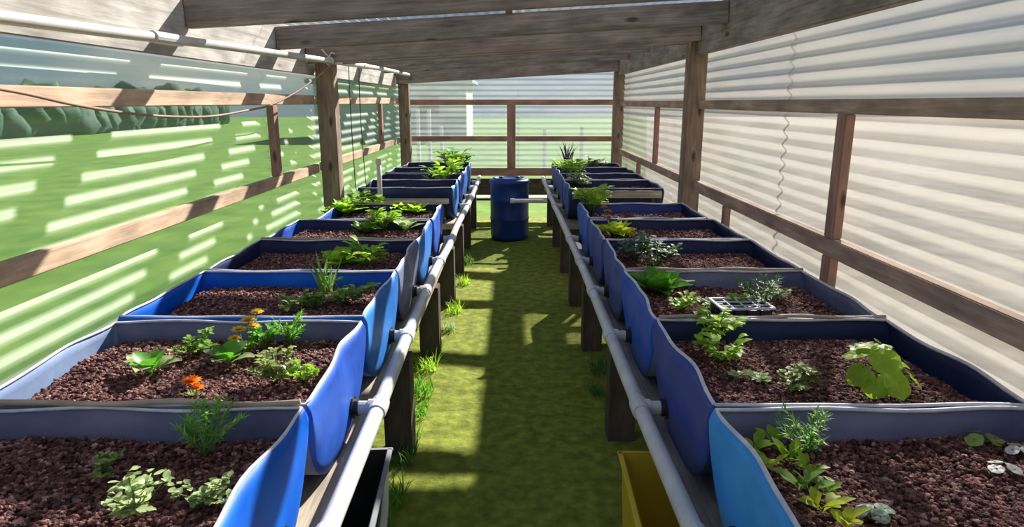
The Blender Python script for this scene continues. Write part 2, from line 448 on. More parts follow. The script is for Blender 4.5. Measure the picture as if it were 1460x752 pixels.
# ---------------------------------------------------------------- grow beds
RIM = .85; SOIL = .775; DEP = RIM - PZ - .004
def bed(side, yc, ly, bmat, inmat, outmat, label, seed, x_in=.57, x_out=1.40, strip=False, rim='rim'):
    """trough with rounded ends facing the aisle, folded from one plastic sheet; side -1 left, 1 right"""
    r = random.Random(seed)
    root = empty('grow_bed', (side * (x_in + x_out) / 2, yc, PZ), label, 'planter', 'blue plastic grow beds')
    hx = (x_out - x_in) / 2; hy = ly / 2
    ph = [r.uniform(0, 6) for _ in range(6)]
    E = 2.7
    def ux(t): return math.copysign(abs(math.sin(t)) ** (2 / E), math.sin(t))
    def uz(t): return abs(math.cos(t)) ** (2 / E)
    nT, nS = 28, 14
    Tb = PZ + .004
    bm = bmesh.new()
    def pos(sx, a, d):
        """sx -1..1 across (aisle side = -side), a -1..1 along Y, d 0..1 depth fraction"""
        x = sx * hx; y = a * hy; z = (RIM - DEP * d) - PZ
        top = 1 - d
        x += (.009 * math.sin(3.1 * a + ph[0]) + .004 * math.sin(7 * a + ph[1])) * (abs(sx) > .99) * top * (1 if sx * side < 0 else .7)
        y += .006 * math.sin(5 * sx + ph[2]) * top * (abs(a) > .95)
        z += (.005 * math.sin(4 * a + ph[3]) + .003 * math.sin(6 * sx + ph[4])) * top
        return V((x, y, z))
    ts = [-math.pi / 2 + math.pi * k / nT for k in range(nT + 1)]
    grid = []
    for i in range(nS + 1):
        sx = -1 + 2 * i / nS
        grid.append([bm.verts.new(pos(sx, ux(t), uz(t))) for t in ts])
    for i in range(nS):
        for k in range(nT):
            bm.faces.new((grid[i][k], grid[i][k + 1], grid[i + 1][k + 1], grid[i + 1][k]))
    # end caps
    for i in (0, nS):
        sx = -1 if i == 0 else 1
        R = 8
        rows = []
        for q in range(R + 1):
            row = []
            for k in range(nT + 1):
                a = ux(ts[k]); dmax = uz(ts[k])
                d = dmax * q / R
                if q == R or (k in (0, nT)): row.append(grid[i][k])
                else: row.append(bm.verts.new(pos(sx, a, d) + V((sx * (.012 * math.sin(math.pi * q / R)), 0, 0))))
            rows.append(row)
        for q in range(R):
            for k in range(nT):
                vs_ = []
                for v in (rows[q][k], rows[q][k + 1], rows[q + 1][k + 1], rows[q + 1][k]):
                    if v not in vs_: vs_.append(v)
                if len(vs_) > 2:
                    try: bm.faces.new(vs_)
                    except ValueError: pass
    bmesh.ops.recalc_face_normals(bm, faces=bm.faces)
    me = bpy.data.meshes.new('shell'); 
    cx = [f.calc_center_median() for f in bm.faces]
    # the long walls (dividers) keep the fabric of inmat
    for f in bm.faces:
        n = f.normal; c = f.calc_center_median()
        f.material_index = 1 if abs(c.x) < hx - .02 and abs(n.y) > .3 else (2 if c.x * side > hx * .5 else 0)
        f.smooth = True
    bm.to_mesh(me); bm.free()
    me.materials.append(bmat); me.materials.append(inmat); me.materials.append(outmat)
    o = link('shell', me, None, root)
    md = o.modifiers.new('thick', 'SOLIDIFY'); md.thickness = .006; md.offset = 1
    # rolled rim on all four edges
    loop = [pos(-1 + 2 * k / 12, -1, 0) for k in range(13)] + [pos(1, -1 + 2 * k / 16, 0) for k in range(1, 17)] \
         + [pos(1 - 2 * k / 12, 1, 0) for k in range(1, 13)] + [pos(-1, 1 - 2 * k / 16, 0) for k in range(1, 17)]
    bm = bmesh.new(); add_tube(bm, [p + V((0, 0, .001)) for p in loop], (.005 if side < 0 else .0062), 6)
    build('rim', bm, M[rim], root, smooth=True)
    # bulkhead fitting on the aisle wall
    bm = bmesh.new()
    fy = min(.12, hy * .35); fx = -side * hx
    d_ = -side
    add_tube(bm, [(fx - d_ * .006, fy, FZ - PZ), (fx + d_ * .020, fy, FZ - PZ)], .040, 20)
    add_tube(bm, [(fx + d_ * .020, fy, FZ - PZ), (fx + d_ * .036, fy, FZ - PZ)], .031, 16)
    b = build('bulkhead_fitting', bm, M['black'], root)
    b['label'] = 'black bulkhead fitting'
    if strip:
        bm = bmesh.new()
        pts = [V((-hx - .0 + 2 * hx * k / 14, hy + .01 + .004 * math.sin(k * 1.3 + ph[5]), RIM - PZ + .012 + .004 * math.sin(k * .9))) for k in range(15)]
        add_tube(bm, pts, .008, 6)
        build('edge_strip', bm, M['strip'], root, smooth=True)
    return root
FZ = .61

# gravel meshes: thousands of lava stones over a lumpy base, three fillings shared by the beds
def gravel_mesh(seed, wx, wy, n, rmin, rmax):
    r = random.Random(seed)
    t = bmesh.new(); bmesh.ops.create_icosphere(t, subdivisions=1, radius=1)
    bv = [v.co.copy() for v in t.verts]; bf = [[v.index for v in f.verts] for f in t.faces]; t.free()
    vs, fs = [], []
    def hz(x, y): return .014 * noise.noise(V((x * 3.2 + seed, y * 3.2, 0))) + .007 * noise.noise(V((x * 9, y * 9 + seed, 1)))
    G = 26
    for j in range(G + 1):
        for i in range(G + 1):
            x = -wx / 2 + wx * i / G; y = -wy / 2 + wy * j / G
            vs.append((x, y, hz(x, y) - .004))
    for j in range(G):
        for i in range(G):
            a = j * (G + 1) + i; fs.append((a, a + 1, a + G + 2, a + G + 1))
    # a skirt below, filling the trough
    for k in range(n):
        x = r.uniform(-wx / 2 + rmax, wx / 2 - rmax); y = r.uniform(-wy / 2 + rmax, wy / 2 - rmax)
        s = r.uniform(rmin, rmax); z = hz(x, y) + r.uniform(-.3, .7) * s
        sc = V((s * r.uniform(.7, 1.35), s * r.uniform(.7, 1.35), s * r.uniform(.6, 1.0)))
        rot = Matrix.Rotation(r.uniform(0, 6.3), 3, 'Z') @ Matrix.Rotation(r.uniform(-.6, .6), 3, 'X')
        b = len(vs)
        for c in bv:
            q = c * r.uniform(.8, 1.15)
            q = rot @ V((q.x * sc.x, q.y * sc.y, q.z * sc.z))
            vs.append((x + q.x, y + q.y, z + q.z))
        for f in bf: fs.append([b + i for i in f])
    me = bpy.data.meshes.new('lava_gravel'); me.from_pydata(vs, [], fs); me.materials.append(M['gravel'])
    return me
GM = [gravel_mesh(s, .80, .66, 6800, .0042, .0088) for s in (1, 2, 3)]
GF = [gravel_mesh(s, .80, .62, 2200, .007, .012) for s in (4, 5)]

YS = [.92 + .74 * k for k in range(7)]           # near group boundaries: .92 ... 5.36
YF = [6.35 + .70 * k for k in range(5)]          # far group: 6.35 ... 9.15
on = ['nearest', 'second', 'third', 'fourth', 'fifth', 'sixth', 'seventh', 'eighth', 'ninth', 'farthest']
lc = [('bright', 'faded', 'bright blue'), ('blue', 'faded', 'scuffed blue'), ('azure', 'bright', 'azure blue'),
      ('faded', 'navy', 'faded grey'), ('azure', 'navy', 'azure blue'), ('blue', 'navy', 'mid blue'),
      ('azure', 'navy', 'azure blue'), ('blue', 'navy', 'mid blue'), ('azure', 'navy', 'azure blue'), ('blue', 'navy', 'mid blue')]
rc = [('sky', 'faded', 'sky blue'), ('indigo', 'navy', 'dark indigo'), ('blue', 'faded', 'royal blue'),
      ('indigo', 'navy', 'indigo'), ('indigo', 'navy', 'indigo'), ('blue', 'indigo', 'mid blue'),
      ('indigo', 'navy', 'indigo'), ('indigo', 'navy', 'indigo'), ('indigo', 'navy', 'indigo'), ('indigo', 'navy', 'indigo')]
for side, cols, sn in ((-1, lc, 'left'), (1, rc, 'right')):
    for k in range(10):
        if k < 6: y0, y1 = YS[k], YS[k + 1]
        else: y0, y1 = YF[k - 6], YF[k - 5]
        xi, xo = (.572, 1.49 if k not in (5,) else 1.36) if side < 0 else (.555, 1.41)
        if k == 5: xo = 1.375
        if k >= 6: xo = 1.46 if side < 0 else 1.44
        if k == 9: xo = 1.40
        c = cols[k]
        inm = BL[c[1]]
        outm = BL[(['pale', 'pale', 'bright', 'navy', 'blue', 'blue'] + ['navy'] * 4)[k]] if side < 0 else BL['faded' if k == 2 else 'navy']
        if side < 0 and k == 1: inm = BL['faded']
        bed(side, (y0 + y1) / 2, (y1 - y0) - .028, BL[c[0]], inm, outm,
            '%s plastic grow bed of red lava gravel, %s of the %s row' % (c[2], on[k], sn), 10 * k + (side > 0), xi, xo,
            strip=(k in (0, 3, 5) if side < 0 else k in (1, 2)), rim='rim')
        src = GM[(k + (side > 0)) % 3] if k < 4 else GF[k % 2]
        g = link('lava_gravel', src, None, None, (side * (xi + xo) / 2, (y0 + y1) / 2, SOIL - (.01 if k == 0 else 0)))
        g.scale = ((xo - xi - .035) / .80, ((y1 - y0) - .05) / (.66 if k < 4 else .62), 1)
        if k % 2: g.rotation_euler = (0, 0, math.pi)
        tag(g, 'reddish brown lava gravel filling the %s bed of the %s row' % (on[k], sn), 'gravel', 'lava gravel in the beds', 'stuff')
# timber boards closing the front of the far group
timber('frame_board', (-1.41, 6.30, .735), (-.60, 6.30, .735), .03, .05, M['plate'], 'pale wooden board across the front of the far left beds', 'board')
timber('frame_board', (.575, 6.30, .80), (1.42, 6.30, .80), .03, .07, M['plank'], 'weathered board across the front of the far right beds', 'board')
for s_, sn_ in ((-1, 'left'), (1, 'right')):
    for px_ in (.66, 1.34):
        z1_ = .709 if s_ < 0 else .764
        timber('board_upright', (s_ * px_, 6.30, PZ), (s_ * px_, 6.30, z1_), .03, .05, M['leg'],
               'small upright block carrying the board in front of the far %s beds, %s side' % (sn_, 'aisle' if px_ < 1 else 'wall'), 'block', up=(0, 1, 0))

# ---------------------------------------------------------------- drain pipes
def drain(side, xs, label):
    root = empty('drain_pipe', (side * .46, .6, FZ), label, 'pipe')
    ctr = smooth_path(xs, 8)
    def xat(y):
        for a, b in zip(ctr, ctr[1:]):
            if a.y <= y <= b.y: return a.x + (b.x - a.x) * (y - a.y) / (b.y - a.y)
        return ctr[-1].x
    off = V((side * .46, .6, FZ))
    bm = bmesh.new(); add_tube(bm, [p - off for p in ctr], .0265, 16)
    build('pipe_run', bm, M['pvc'], root, smooth=True)
    for k in range(10):
        y0, y1 = (YS[k], YS[k + 1]) if k < 6 else (YF[k - 6], YF[k - 5])
        hy = (y1 - y0 - .022) / 2; y = (y0 + y1) / 2 + min(.12, hy * .35)
        x = xat(y); xw = side * (.572 if side < 0 else .555)
        e = V((x, y, FZ)) - off
        bm = bmesh.new(); add_tube(bm, [e + V((0, -.045, 0)), e + V((0, -.03, 0)), e + V((0, .03, 0)), e + V((0, .045, 0))], [.0315, .033, .033, .0315], 16)
        add_tube(bm, [e, e + V((side * .034, 0, 0))], .031, 14)
        build('tee_joint', bm, M['pvc'], root, smooth=False)
        bm = bmesh.new(); add_tube(bm, [e + V((side * .03, 0, 0)), V((xw - side * .0365, y, FZ)) - off], .024, 14)
        build('branch_pipe', bm, M['pvc'], root, smooth=False)
    return root
drain(-1, [(-.452, .6, FZ), (-.458, 1.3, FZ), (-.468, 2.2, FZ), (-.482, 3.1, FZ), (-.486, 4.1, FZ), (-.468, 4.9, FZ), (-.478, 5.7, FZ - .005), (-.455, 7.2, FZ), (-.452, 9.3, FZ + .03)],
      'long white drain pipe with tees beside the aisle, left row of beds')
drain(1, [(.455, .6, FZ), (.452, 1.5, FZ), (.448, 2.4, FZ), (.455, 3.3, FZ), (.458, 4.3, FZ), (.447, 6, FZ), (.438, 7.5, FZ), (.43, 9.3, FZ + .02)],
      'long white drain pipe with tees beside the aisle, right row of beds')
bm = bmesh.new(); add_tube(bm, [(0, 0, 0), (.40, 0, .0)], .024, 14, cap=False); add_tube(bm, [(-.02, 0, 0), (.03, 0, 0)], .029, 14, cap=False)
tag(build('outlet_pipe', bm, M['pvc'], None, (0.0, 7.62, .545), True), 'short white outlet pipe reaching across in front of the blue drum', 'pipe')

# upper white pipe along the left wall
bm = bmesh.new()
up_pts = smooth_path([(-1.53, Y0 + .1, EYE + .20), (-1.515, 1.94, EYE + .243), (-1.47, 3.6, EYE + .28), (-1.385, 5.5, EYE + .31), (-1.375, 7.5, EYE + .345), (-1.39, 9.7, EYE + .36)], 8)
off = up_pts[0].copy(); add_tube(bm, [p - off for p in up_pts], .021, 14)
r_ = empty('water_pipe', off, 'white water pipe slung high along the left wall past the posts', 'pipe')
build('pipe_run', bm, M['pvc_old'], r_, smooth=True)
for yy in (3.05, 6.6):
    p = min(up_pts, key=lambda q: abs(q.y - yy)); q = p - off
    d = V((.01, 1, .012)).normalized()
    bm = bmesh.new(); add_tube(bm, [q - d * .12, q + d * .12], .0255, 14)
    build('pipe_coupling', bm, M['pvc'], r_)
bm = bmesh.new()
for k in range(3):
    add_tube(bm, [(.02 * math.cos(t * .7) * 1.3, k * .012, .024 * math.sin(t * .7) * 1.3) for t in range(10)], .004, 5)
add_tube(bm, [(0, .0, .03), (.02, -.01, .06), (.045, 0, .055)], .005, 5)
add_tube(bm, [(0, .0, .03), (-.03, -.01, .06), (-.05, 0, .085)], .005, 5)
p5 = min(up_pts, key=lambda q: abs(q.y - 5.3))
tag(build('twine_knot', bm, M['tape'], None, (p5.x, 5.30, p5.z)), 'white twine knotted round the water pipe at the left middle post', 'twine')

# cords
def cord(name, pts, r, mat, lab, cat='cord'):
    pp = smooth_path(pts, 8); o = pp[0].copy()
    bm = bmesh.new(); add_tube(bm, [p - o for p in pp], r, 6)
    return tag(build(name, bm, mat, None, o, True), lab, cat)
cord('slack_cord', [(-1.500, 1.405, 1.741), (-1.500, 2.018, 1.688), (-1.500, 2.326, 1.645), (-1.500, 2.609, 1.614), (-1.500, 2.948, 1.591), (-1.500, 3.393, 1.582), (-1.500, 3.847, 1.604), (-1.500, 4.246, 1.633), (-1.450, 4.586, 1.709), (-1.400, 5.022, 1.838), (-1.360, 5.487, 1.994)], .006, M['cord'], 'thin brown cord sagging across the left wall to the middle post')
cord('hanging_wire', [(-1.40, 5.95, 2.0), (-1.405, 5.95, 1.6), (-1.40, 5.95, 1.0), (-1.39, 5.95, .87)], .004, M['black'], 'thin dark wire hanging just right of the left middle post', 'wire')
cord('hanging_wire', [(-1.40, 6.35, 2.0), (-1.41, 6.35, 1.55), (-1.40, 6.36, 1.02), (-1.40, 6.4, .86)], .004, M['black'], 'second thin dark wire hanging farther from the left middle post', 'wire')

# standpipe
bm = bmesh.new(); add_tube(bm, [(0, 0, 0), (0, 0, .60)], .022, 14); add_tube(bm, [(0, 0, .56), (0, 0, .62)], .027, 14, cap=False)
tag(build('standpipe', bm, M['pvc'], None, (-1.24, 6.24, PZ), True), 'upright white pipe stub in front of the far left beds', 'pipe')

# ---------------------------------------------------------------- blue drum
rt = empty('drum', (-.03, 8.15, 0.006), 'dark blue plastic drum at the far end of the aisle', 'drum')
bm = bmesh.new()
R = .235; H_ = .74
add_lathe(bm, [(R - .03, 0), (R - .006, .02), (R, .05), (R, .24), (R + .008, .26), (R, .28), (R, .47), (R + .008, .49), (R, .51), (R, .68), (R + .01, .69), (R + .01, .72), (R - .02, H_)], 40)
build('drum_body', bm, M['barrel'], rt, smooth=True)
bm = bmesh.new(); add_lathe(bm, [(R - .04, H_ - .012), (R - .03, H_ + .012), (R - .05, H_ + .014), (R - .06, H_ + .004)], 40)
build('drum_lid', bm, M['barrel'], rt, smooth=True)
for a in (-.1, .1):
    bm = bmesh.new(); add_lathe(bm, [(.028, H_), (.028, H_ + .02), (.02, H_ + .024)], 16, (a, 0, 0))
    build('bung', bm, M['black'], rt)

# ---------------------------------------------------------------- crates under the benches
def crate(name, loc, sx, sy, h, mat, rimmat, label, rzr):
    root = empty(name, loc, label, 'crate', rz=rzr)
    bm = bmesh.new()
    t = .006; tp = .03
    def ring(f, z, inn=0): return [bm.verts.new((s1 * (sx / 2 * f - inn), s2 * (sy / 2 * f - inn), z)) for s1, s2 in ((-1, -1), (1, -1), (1, 1), (-1, 1))]
    a = ring(.9, 0); b = ring(1, h); c = ring(1, h, t); d = ring(.9, t, t)
    for A, B in ((a, b), (b, c), (c, d)):
        for k in range(4): bm.faces.new((A[k], A[(k + 1) % 4], B[(k + 1) % 4], B[k]))
    bm.faces.new(a[::-1]); bm.faces.new(d)
    build('crate_body', bm, mat, root)
    bm = bmesh.new()
    for s in (-1, 1):
        add_box(bm, (0, s * (sy / 2 + .004), h - .004), (sx + .03, .018, .012), .002)
        add_box(bm, (s * (sx / 2 + .004), 0, h - .004), (.018, sy + .01, .012), .002)
    build('crate_rim', bm, rimmat, root)
    return root
crate('crate', (-.575, 1.98, .006), .25, .62, .36, solid('dark_grey_plastic', (.03, .032, .036), (.06, .064, .07), .5), M['rim_grey'], 'black plastic crate on the ground under the near left bench', .06)
crate('crate', (.535, 1.92, .006), .27, .66, .37, M['yellow'], M['yellow'], 'yellow plastic crate on the ground under the near right bench', -.03)

# seedling tray
rt = empty('seedling_tray', (.955, 2.66, .79), 'small pale rimmed seedling tray in the third bed of the right row', 'tray', rz=.05)
bm = bmesh.new()
sx, sy, h = .215, .15, .045
for s in (-1, 1):
    add_box(bm, (0, s * sy / 2, h), (sx + .012, .012, .008), .001); add_box(bm, (s * sx / 2, 0, h), (.012, sy, .008), .001)
for i in range(1, 4): add_box(bm, (-sx / 2 + sx * i / 4, 0, h - .002), (.005, sy, .005))
for j in range(1, 3): add_box(bm, (0, -sy / 2 + sy * j / 3, h - .002), (sx, .005, .005))
build('tray_rim', bm, M['rim'], rt)
bm = bmesh.new()
for i in range(4):
    for j in range(3):
        add_box(bm, (-sx / 2 + sx * (i + .5) / 4, -sy / 2 + sy * (j + .5) / 3, h / 2 - .004), (sx / 4 - .008, sy / 3 - .008, h - .012))
build('tray_cells', bm, M['black'], rt)
bm = bmesh.new(); add_lathe(bm, [(.038, 0), (.052, .075), (.056, .075), (.056, .088), (.050, .088), (.047, .06)], 24)
tag(build('plant_pot', bm, solid('teal_pot', (.01, .10, .22), (.02, .16, .3), .4), None, (.70, 4.64, .772), True), 'small teal blue pot at the aisle edge of the sixth right bed', 'pot')

# ---------------------------------------------------------------- plants
def leaf(bm, base, az, length, width, e0, e1, segs=5, frill=0., shape='oval', cup=.25, r=rnd):
    """a curved blade: elevation runs from e0 at the base to e1 at the tip"""
    p = V(base); ca, sa = math.cos(az), math.sin(az)
    side = V((-sa, ca, 0)); prev = None
    for i in range(segs + 1):
        t = i / segs
        if shape == 'oval': w = math.sin(math.pi * (.08 + .90 * t) ** .9)
        elif shape == 'spoon': w = .16 + .95 * max(0, math.sin(math.pi * max(0, (t - .3) / .7) ** .8)) if t < .999 else .15
        elif shape == 'blade': w = (1 - t) ** .6 * .9 + .08
        else: w = max(.12, math.sin(math.pi * (t * .93 + .05)))
        el = e0 + (e1 - e0) * t
        d = V((ca * math.cos(el), sa * math.cos(el), math.sin(el)))
        n = d.cross(side)
        if n.z < 0 and el < 1.4: n = -n
        ww = width / 2 * w
        fr = frill * width
        L = bm.verts.new(p + side * ww + n * (cup * ww + r.uniform(-fr, fr)))
        Mid = bm.verts.new(p)
        Rr = bm.verts.new(p - side * ww + n * (cup * ww + r.uniform(-fr, fr)))
        cur = (L, Mid, Rr)
        if prev:
            bm.faces.new((prev[0], prev[1], Mid, L)); bm.faces.new((prev[1], prev[2], Rr, Mid))
        prev = cur; p = p + d * (length / segs)
    return p

def disc_leaf(bm, c, rad, tilt, az, r, lobes=5, n=20, notch=True):
    m = Matrix.Rotation(az, 3, 'Z') @ Matrix.Rotation(tilt, 3, 'Y')
    cv = bm.verts.new(V(c) + m @ V((0, 0, -rad * .12))); ring = []; mid = []
    for k in range(n):
        t = 2 * math.pi * k / n
        rr = rad * (1 + .05 * math.cos(lobes * t) + r.uniform(-.03, .03))
        if notch and k == n // 2: rr *= .55
        mid.append(bm.verts.new(V(c) + m @ V((rr * .55 * math.cos(t), rr * .55 * math.sin(t), .09 * rad * math.sin(lobes * t)))))
        ring.append(bm.verts.new(V(c) + m @ V((rr * math.cos(t), rr * math.sin(t), -.05 * rad + r.uniform(-.06, .06) * rad))))
    for k in range(n):
        q = (k + 1) % n
        bm.faces.new((cv, mid[k], mid[q])); bm.faces.new((mid[k], ring[k], ring[q], mid[q]))

def plant(kind, x, y, z, size, mat, label, cat, name, seed, group=None, h=None, flowers=None):
    r = random.Random(seed)
    root = empty(name, (x, y, z), label, cat, group)
    bm = bmesh.new(); st = bmesh.new(); ou = bmesh.new(); U = r.uniform
    S = size; stems = False
    if kind == 'lettuce':
        n = 20
        for k in range(n):
            q = k / n; az = k * 2.4 + U(-.2, .2)
            leaf(bm, (0, 0, .004), az, S * U(.5, .68) * (1.1 - .35 * q), S * U(.30, .42), .35 + .9 * q + U(-.1, .15), .1 + .9 * q + U(-.3, .2), 5, .10, 'oval', .35, r)
    elif kind == 'bunch':       # loose leafy clump with stalks
        for k in range(16):
            az = k * 2.4 + U(-.4, .4); L = S * U(.35, .8); e = U(.7, 1.35)
            tip = V((math.cos(az) * math.cos(e), math.sin(az) * math.cos(e), math.sin(e))) * L
            add_tube(st, [(0, 0, 0), tip * .5 + V((0, 0, L * .06)), tip], .0016 + S * .006, 4); stems = True
            for j in range(3):
                leaf(bm, tip * (1 - .13 * j), az + U(-1.3, 1.3), S * U(.22, .36), S * U(.18, .26), U(.1, .8), U(-.6, .2), 4, .06, 'oval', .25, r)
    elif kind == 'parsley':
        for k in range(22):
            az = U(0, 6.28); L = S * U(.25, .75); e = U(.5, 1.3)
            tip = V((math.cos(az) * math.cos(e), math.sin(az) * math.cos(e), math.sin(e))) * L
            add_tube(st, [(0, 0, 0), tip * .5 + V((0, 0, L * .06)), tip], .0012 + S * .003, 4); stems = True
            for j in range(6):
                leaf(bm, tip * U(.75, 1) + V((U(-.05, .05), U(-.05, .05), 0)) * S, U(0, 6.28), S * U(.12, .2), S * U(.1, .16), U(0, .8), U(-.5, .3), 3, .1, 'oval', .2, r)
    elif kind == 'fennel':
        for k in range(15):
            az = U(0, 6.28); e = U(.85, 1.5); L = S * U(.7, 1.3)
            d = V((math.cos(az) * math.cos(e), math.sin(az) * math.cos(e), math.sin(e)))
            P = [d * (L * t) + V((0, 0, -.12 * L * t * t)) + V((math.cos(az), math.sin(az), 0)) * (L * .18 * t * t) for t in (0, .33, .66, 1)]
            add_tube(st, P, [.0026, .002, .0014, .0006], 4); stems = True
            for j in range(34):
                t = U(.3, 1); q = P[0].lerp(P[3], t) + V((0, 0, .05 * L * math.sin(math.pi * t)))
                leaf(bm, q, az + U(-1.5, 1.5), S * U(.12, .28), .0035 + .012 * S, U(-.1, 1.2), U(-.5, .9), 2, 0, 'blade', 0, r)
    elif kind == 'upright':     # celery or onion like
        for k in range(18):
            az = U(0, 6.28)
            leaf(bm, (U(-.1, .1) * S, U(-.1, .1) * S, 0), az, S * U(.6, 1.1), S * U(.06, .10), U(1.1, 1.5), U(.6, 1.3), 5, .0, 'blade', .3, r)
    elif kind == 'kale':
        n = 11
        for k in range(n):
            az = k * 2.4 + U(-.3, .3); q = k / n
            leaf(bm if k > 4 else ou, (0, 0, .004), az, S * U(.55, .75) * (1.1 - .3 * q), S * U(.28, .36), .6 + .7 * q, -.1 + .8 * q + U(-.2, .2), 7, .05, 'spoon', .3, r)
    elif kind == 'sprout':
        for k in range(7):
            az = k * 2.4 + U(-.3, .3); e = U(.5, 1.3)
            leaf(bm, (U(-.12, .12) * S, U(-.12, .12) * S, 0), az, S * U(.5, .85), S * U(.22, .32), e, e - .7, 5, .03, 'spoon', .2, r)
    elif kind == 'scatter':     # several little seedlings of the same patch
        for k in range(14):
            bx, by = U(-.5, .5) * S, U(-.35, .35) * S
            add_tube(bm, [(bx, by, -.002), (bx, by, .02)], .0012, 4)
            for j in range(4):
                leaf(bm, (bx, by, .018), U(0, 6.28), U(.02, .035), U(.014, .022), U(.2, .8), U(-.3, .3), 3, .05, 'oval', .2, r)
    elif kind == 'squash':
        for (dx, dy, hh, rr, tl) in ((-.055, .03, .105, .050, .5), (.0, .045, .125, .055, .3), (.05, .02, .105, .052, .6), (-.075, -.02, .07, .045, .9),
                                     (.0, -.02, .105, .056, .8), (.02, -.06, .055, .052, 1.1), (.085, -.02, .065, .046, .9), (-.04, -.055, .05, .044, 1.1)):
            a = math.atan2(dy, dx); c = V((dx, dy, hh)) * (S / .2)
            add_tube(st, [(0, 0, 0), c * .5 + V((0, 0, .01)), c - V((0, 0, .016))], .003, 6); stems = True
            disc_leaf(bm, c + V((0, 0, r.uniform(-.008, .012))), rr * .86 * S / .2, tl + r.uniform(-.15, .15), a, r, lobes=7, n=24)
    elif kind == 'flat':
        for k in range(4):
            a = k * 1.7 + U(-.4, .4); c = V((math.cos(a) * S * .35, math.sin(a) * S * .28, S * U(.12, .25)))
            add_tube(st, [(0, 0, 0), c * .6, c], .002, 5); stems = True
            disc_leaf(bm, c, S * U(.2, .28), U(.2, .6), a, r, notch=False, n=14)
    elif kind == 'flower':
        for k in range(14):
            az = k * 2.4; leaf(bm, (0, 0, 0), az, S * U(.4, .7), S * U(.12, .18), U(.4, 1.2), U(-.2, .6), 4, .04, 'oval', .2, r)
    elif kind == 'grass':
        for k in range(60):
            az = U(0, 6.28); leaf(bm, (U(-.5, .5) * S * .7, U(-.6, .6) * S, 0), az, S * U(.35, .9), S * .035 + .003, U(.9, 1.5), U(.1, 1.0), 4, 0, 'blade', .2, r)
    build('foliage', bm, LF[mat], root, smooth=True)
    if len(ou.verts):
        oo = build('outer_leaf', ou, LF['pale'], root, smooth=True); oo['label'] = 'pale outer leaves'
    else: ou.free()
    if stems: build('stem', st, M['stem'], root, smooth=True)
    else: st.free()
    if flowers:
        col, heads = flowers
        for (fx, fy, fz, fr) in heads:
            s2 = bmesh.new(); add_tube(s2, [(fx * .2, fy * .2, 0), (fx * .7, fy * .7, fz * .6), (fx, fy, fz)], .0022, 5)
            f = bmesh.new()
            for ring_, (n_, e_, l_) in enumerate(((13, .15, 1), (11, .55, .8), (8, 1.0, .55))):
                for k in range(n_):
                    leaf(f, (fx, fy, fz), 2 * math.pi * k / n_ + ring_ * .3, fr * l_, fr * .42, e_, e_ - .2, 3, .05, 'oval', .1, r)
            fo = build('flower', f, FL[col], root, smooth=False); fo['label'] = col + ' flower head'
            build('flower_stalk', s2, M['stem'], fo, smooth=True)
    return root
plant('fennel', -0.778, 1.527, 0.775, 0.13, 'feather', 'feathery green fennel tuft by the divider of the nearest left bed', 'fennel', 'fennel', 100, flowers=None)
plant('parsley', -0.978, 1.430, 0.775, 0.0854, 'olive', 'small pale green seedling left of the fennel in the nearest left bed', 'seedling', 'seedling', 101, flowers=None)
plant('sprout', -0.994, 1.517, 0.775, 0.04, 'mid', 'tiny sprout behind the pale seedling in the nearest left bed', 'seedling', 'seedling', 102, flowers=None)
plant('parsley', -0.814, 1.275, 0.775, 0.1464, 'pale', 'speckled low herb at the bottom edge of the nearest left bed', 'herb', 'herb', 103, flowers=None)
plant('parsley', -0.675, 1.316, 0.775, 0.1159, 'pale', 'pale leafy herb beside the blue wall of the nearest left bed', 'herb', 'herb', 104, flowers=None)
plant('kale', -1.192, 2.050, 0.775, 0.16, 'green', 'broad leafy green with pale outer leaves, leftmost plant of the second left bed', 'leafy green', 'leafy_green', 105, flowers=None)
plant('parsley', -1.107, 2.219, 0.775, 0.1464, 'mid', 'light green bushy herb behind the leafy greens of the second left bed', 'herb', 'herb', 106, flowers=None)
plant('kale', -0.970, 2.129, 0.775, 0.15, 'green', 'bright leafy green in the middle of the second left bed', 'leafy green', 'leafy_green', 107, flowers=None)
plant('flower', -0.971, 1.883, 0.775, 0.07, 'olive', 'low marigold with one orange flower at the front of the second left bed', 'marigold', 'marigold', 108, flowers=('orange', [(-0.005, 0, 0.05, 0.036), (0.018, -0.012, 0.035, 0.024)]))
plant('flower', -0.948, 2.239, 0.775, 0.12, 'mid', 'taller marigold with golden yellow flowers at the back of the second left bed', 'marigold', 'marigold', 109, flowers=('yellow', [(-0.02, 0, 0.09, 0.03), (0.005, 0.03, 0.115, 0.032), (0.03, 0.05, 0.14, 0.028), (-0.03, -0.02, 0.065, 0.026), (0.03, 0.01, 0.1, 0.026)]))
plant('bunch', -0.900, 2.274, 0.775, 0.122, 'green', 'dark green clump right of the yellow marigold', 'leafy green', 'leafy_green', 110, flowers=None)
plant('fennel', -0.827, 2.331, 0.775, 0.11, 'feather', 'feathery fennel tuft in front of the far wall of the second left bed', 'fennel', 'fennel', 111, flowers=None)
plant('parsley', -0.756, 1.994, 0.775, 0.1586, 'olive', 'loose dull green herb right of centre in the second left bed', 'herb', 'herb', 112, flowers=None)
plant('bunch', -0.665, 1.977, 0.775, 0.0976, 'lime', 'small lime green plant nearest the aisle in the second left bed', 'seedling', 'seedling', 113, flowers=None)
plant('upright', -0.874, 3.023, 0.775, 0.2074, 'mid', 'upright stalky celery in the third left bed', 'celery', 'celery', 114, flowers=None)
plant('parsley', -0.730, 2.823, 0.775, 0.2074, 'mid', 'dense rounded herb by the aisle wall of the third left bed', 'herb', 'herb', 115, flowers=None)
plant('parsley', -0.858, 2.761, 0.775, 0.1464, 'mid', 'low spreading herb left of the celery in the third left bed', 'herb', 'herb', 116, flowers=None)
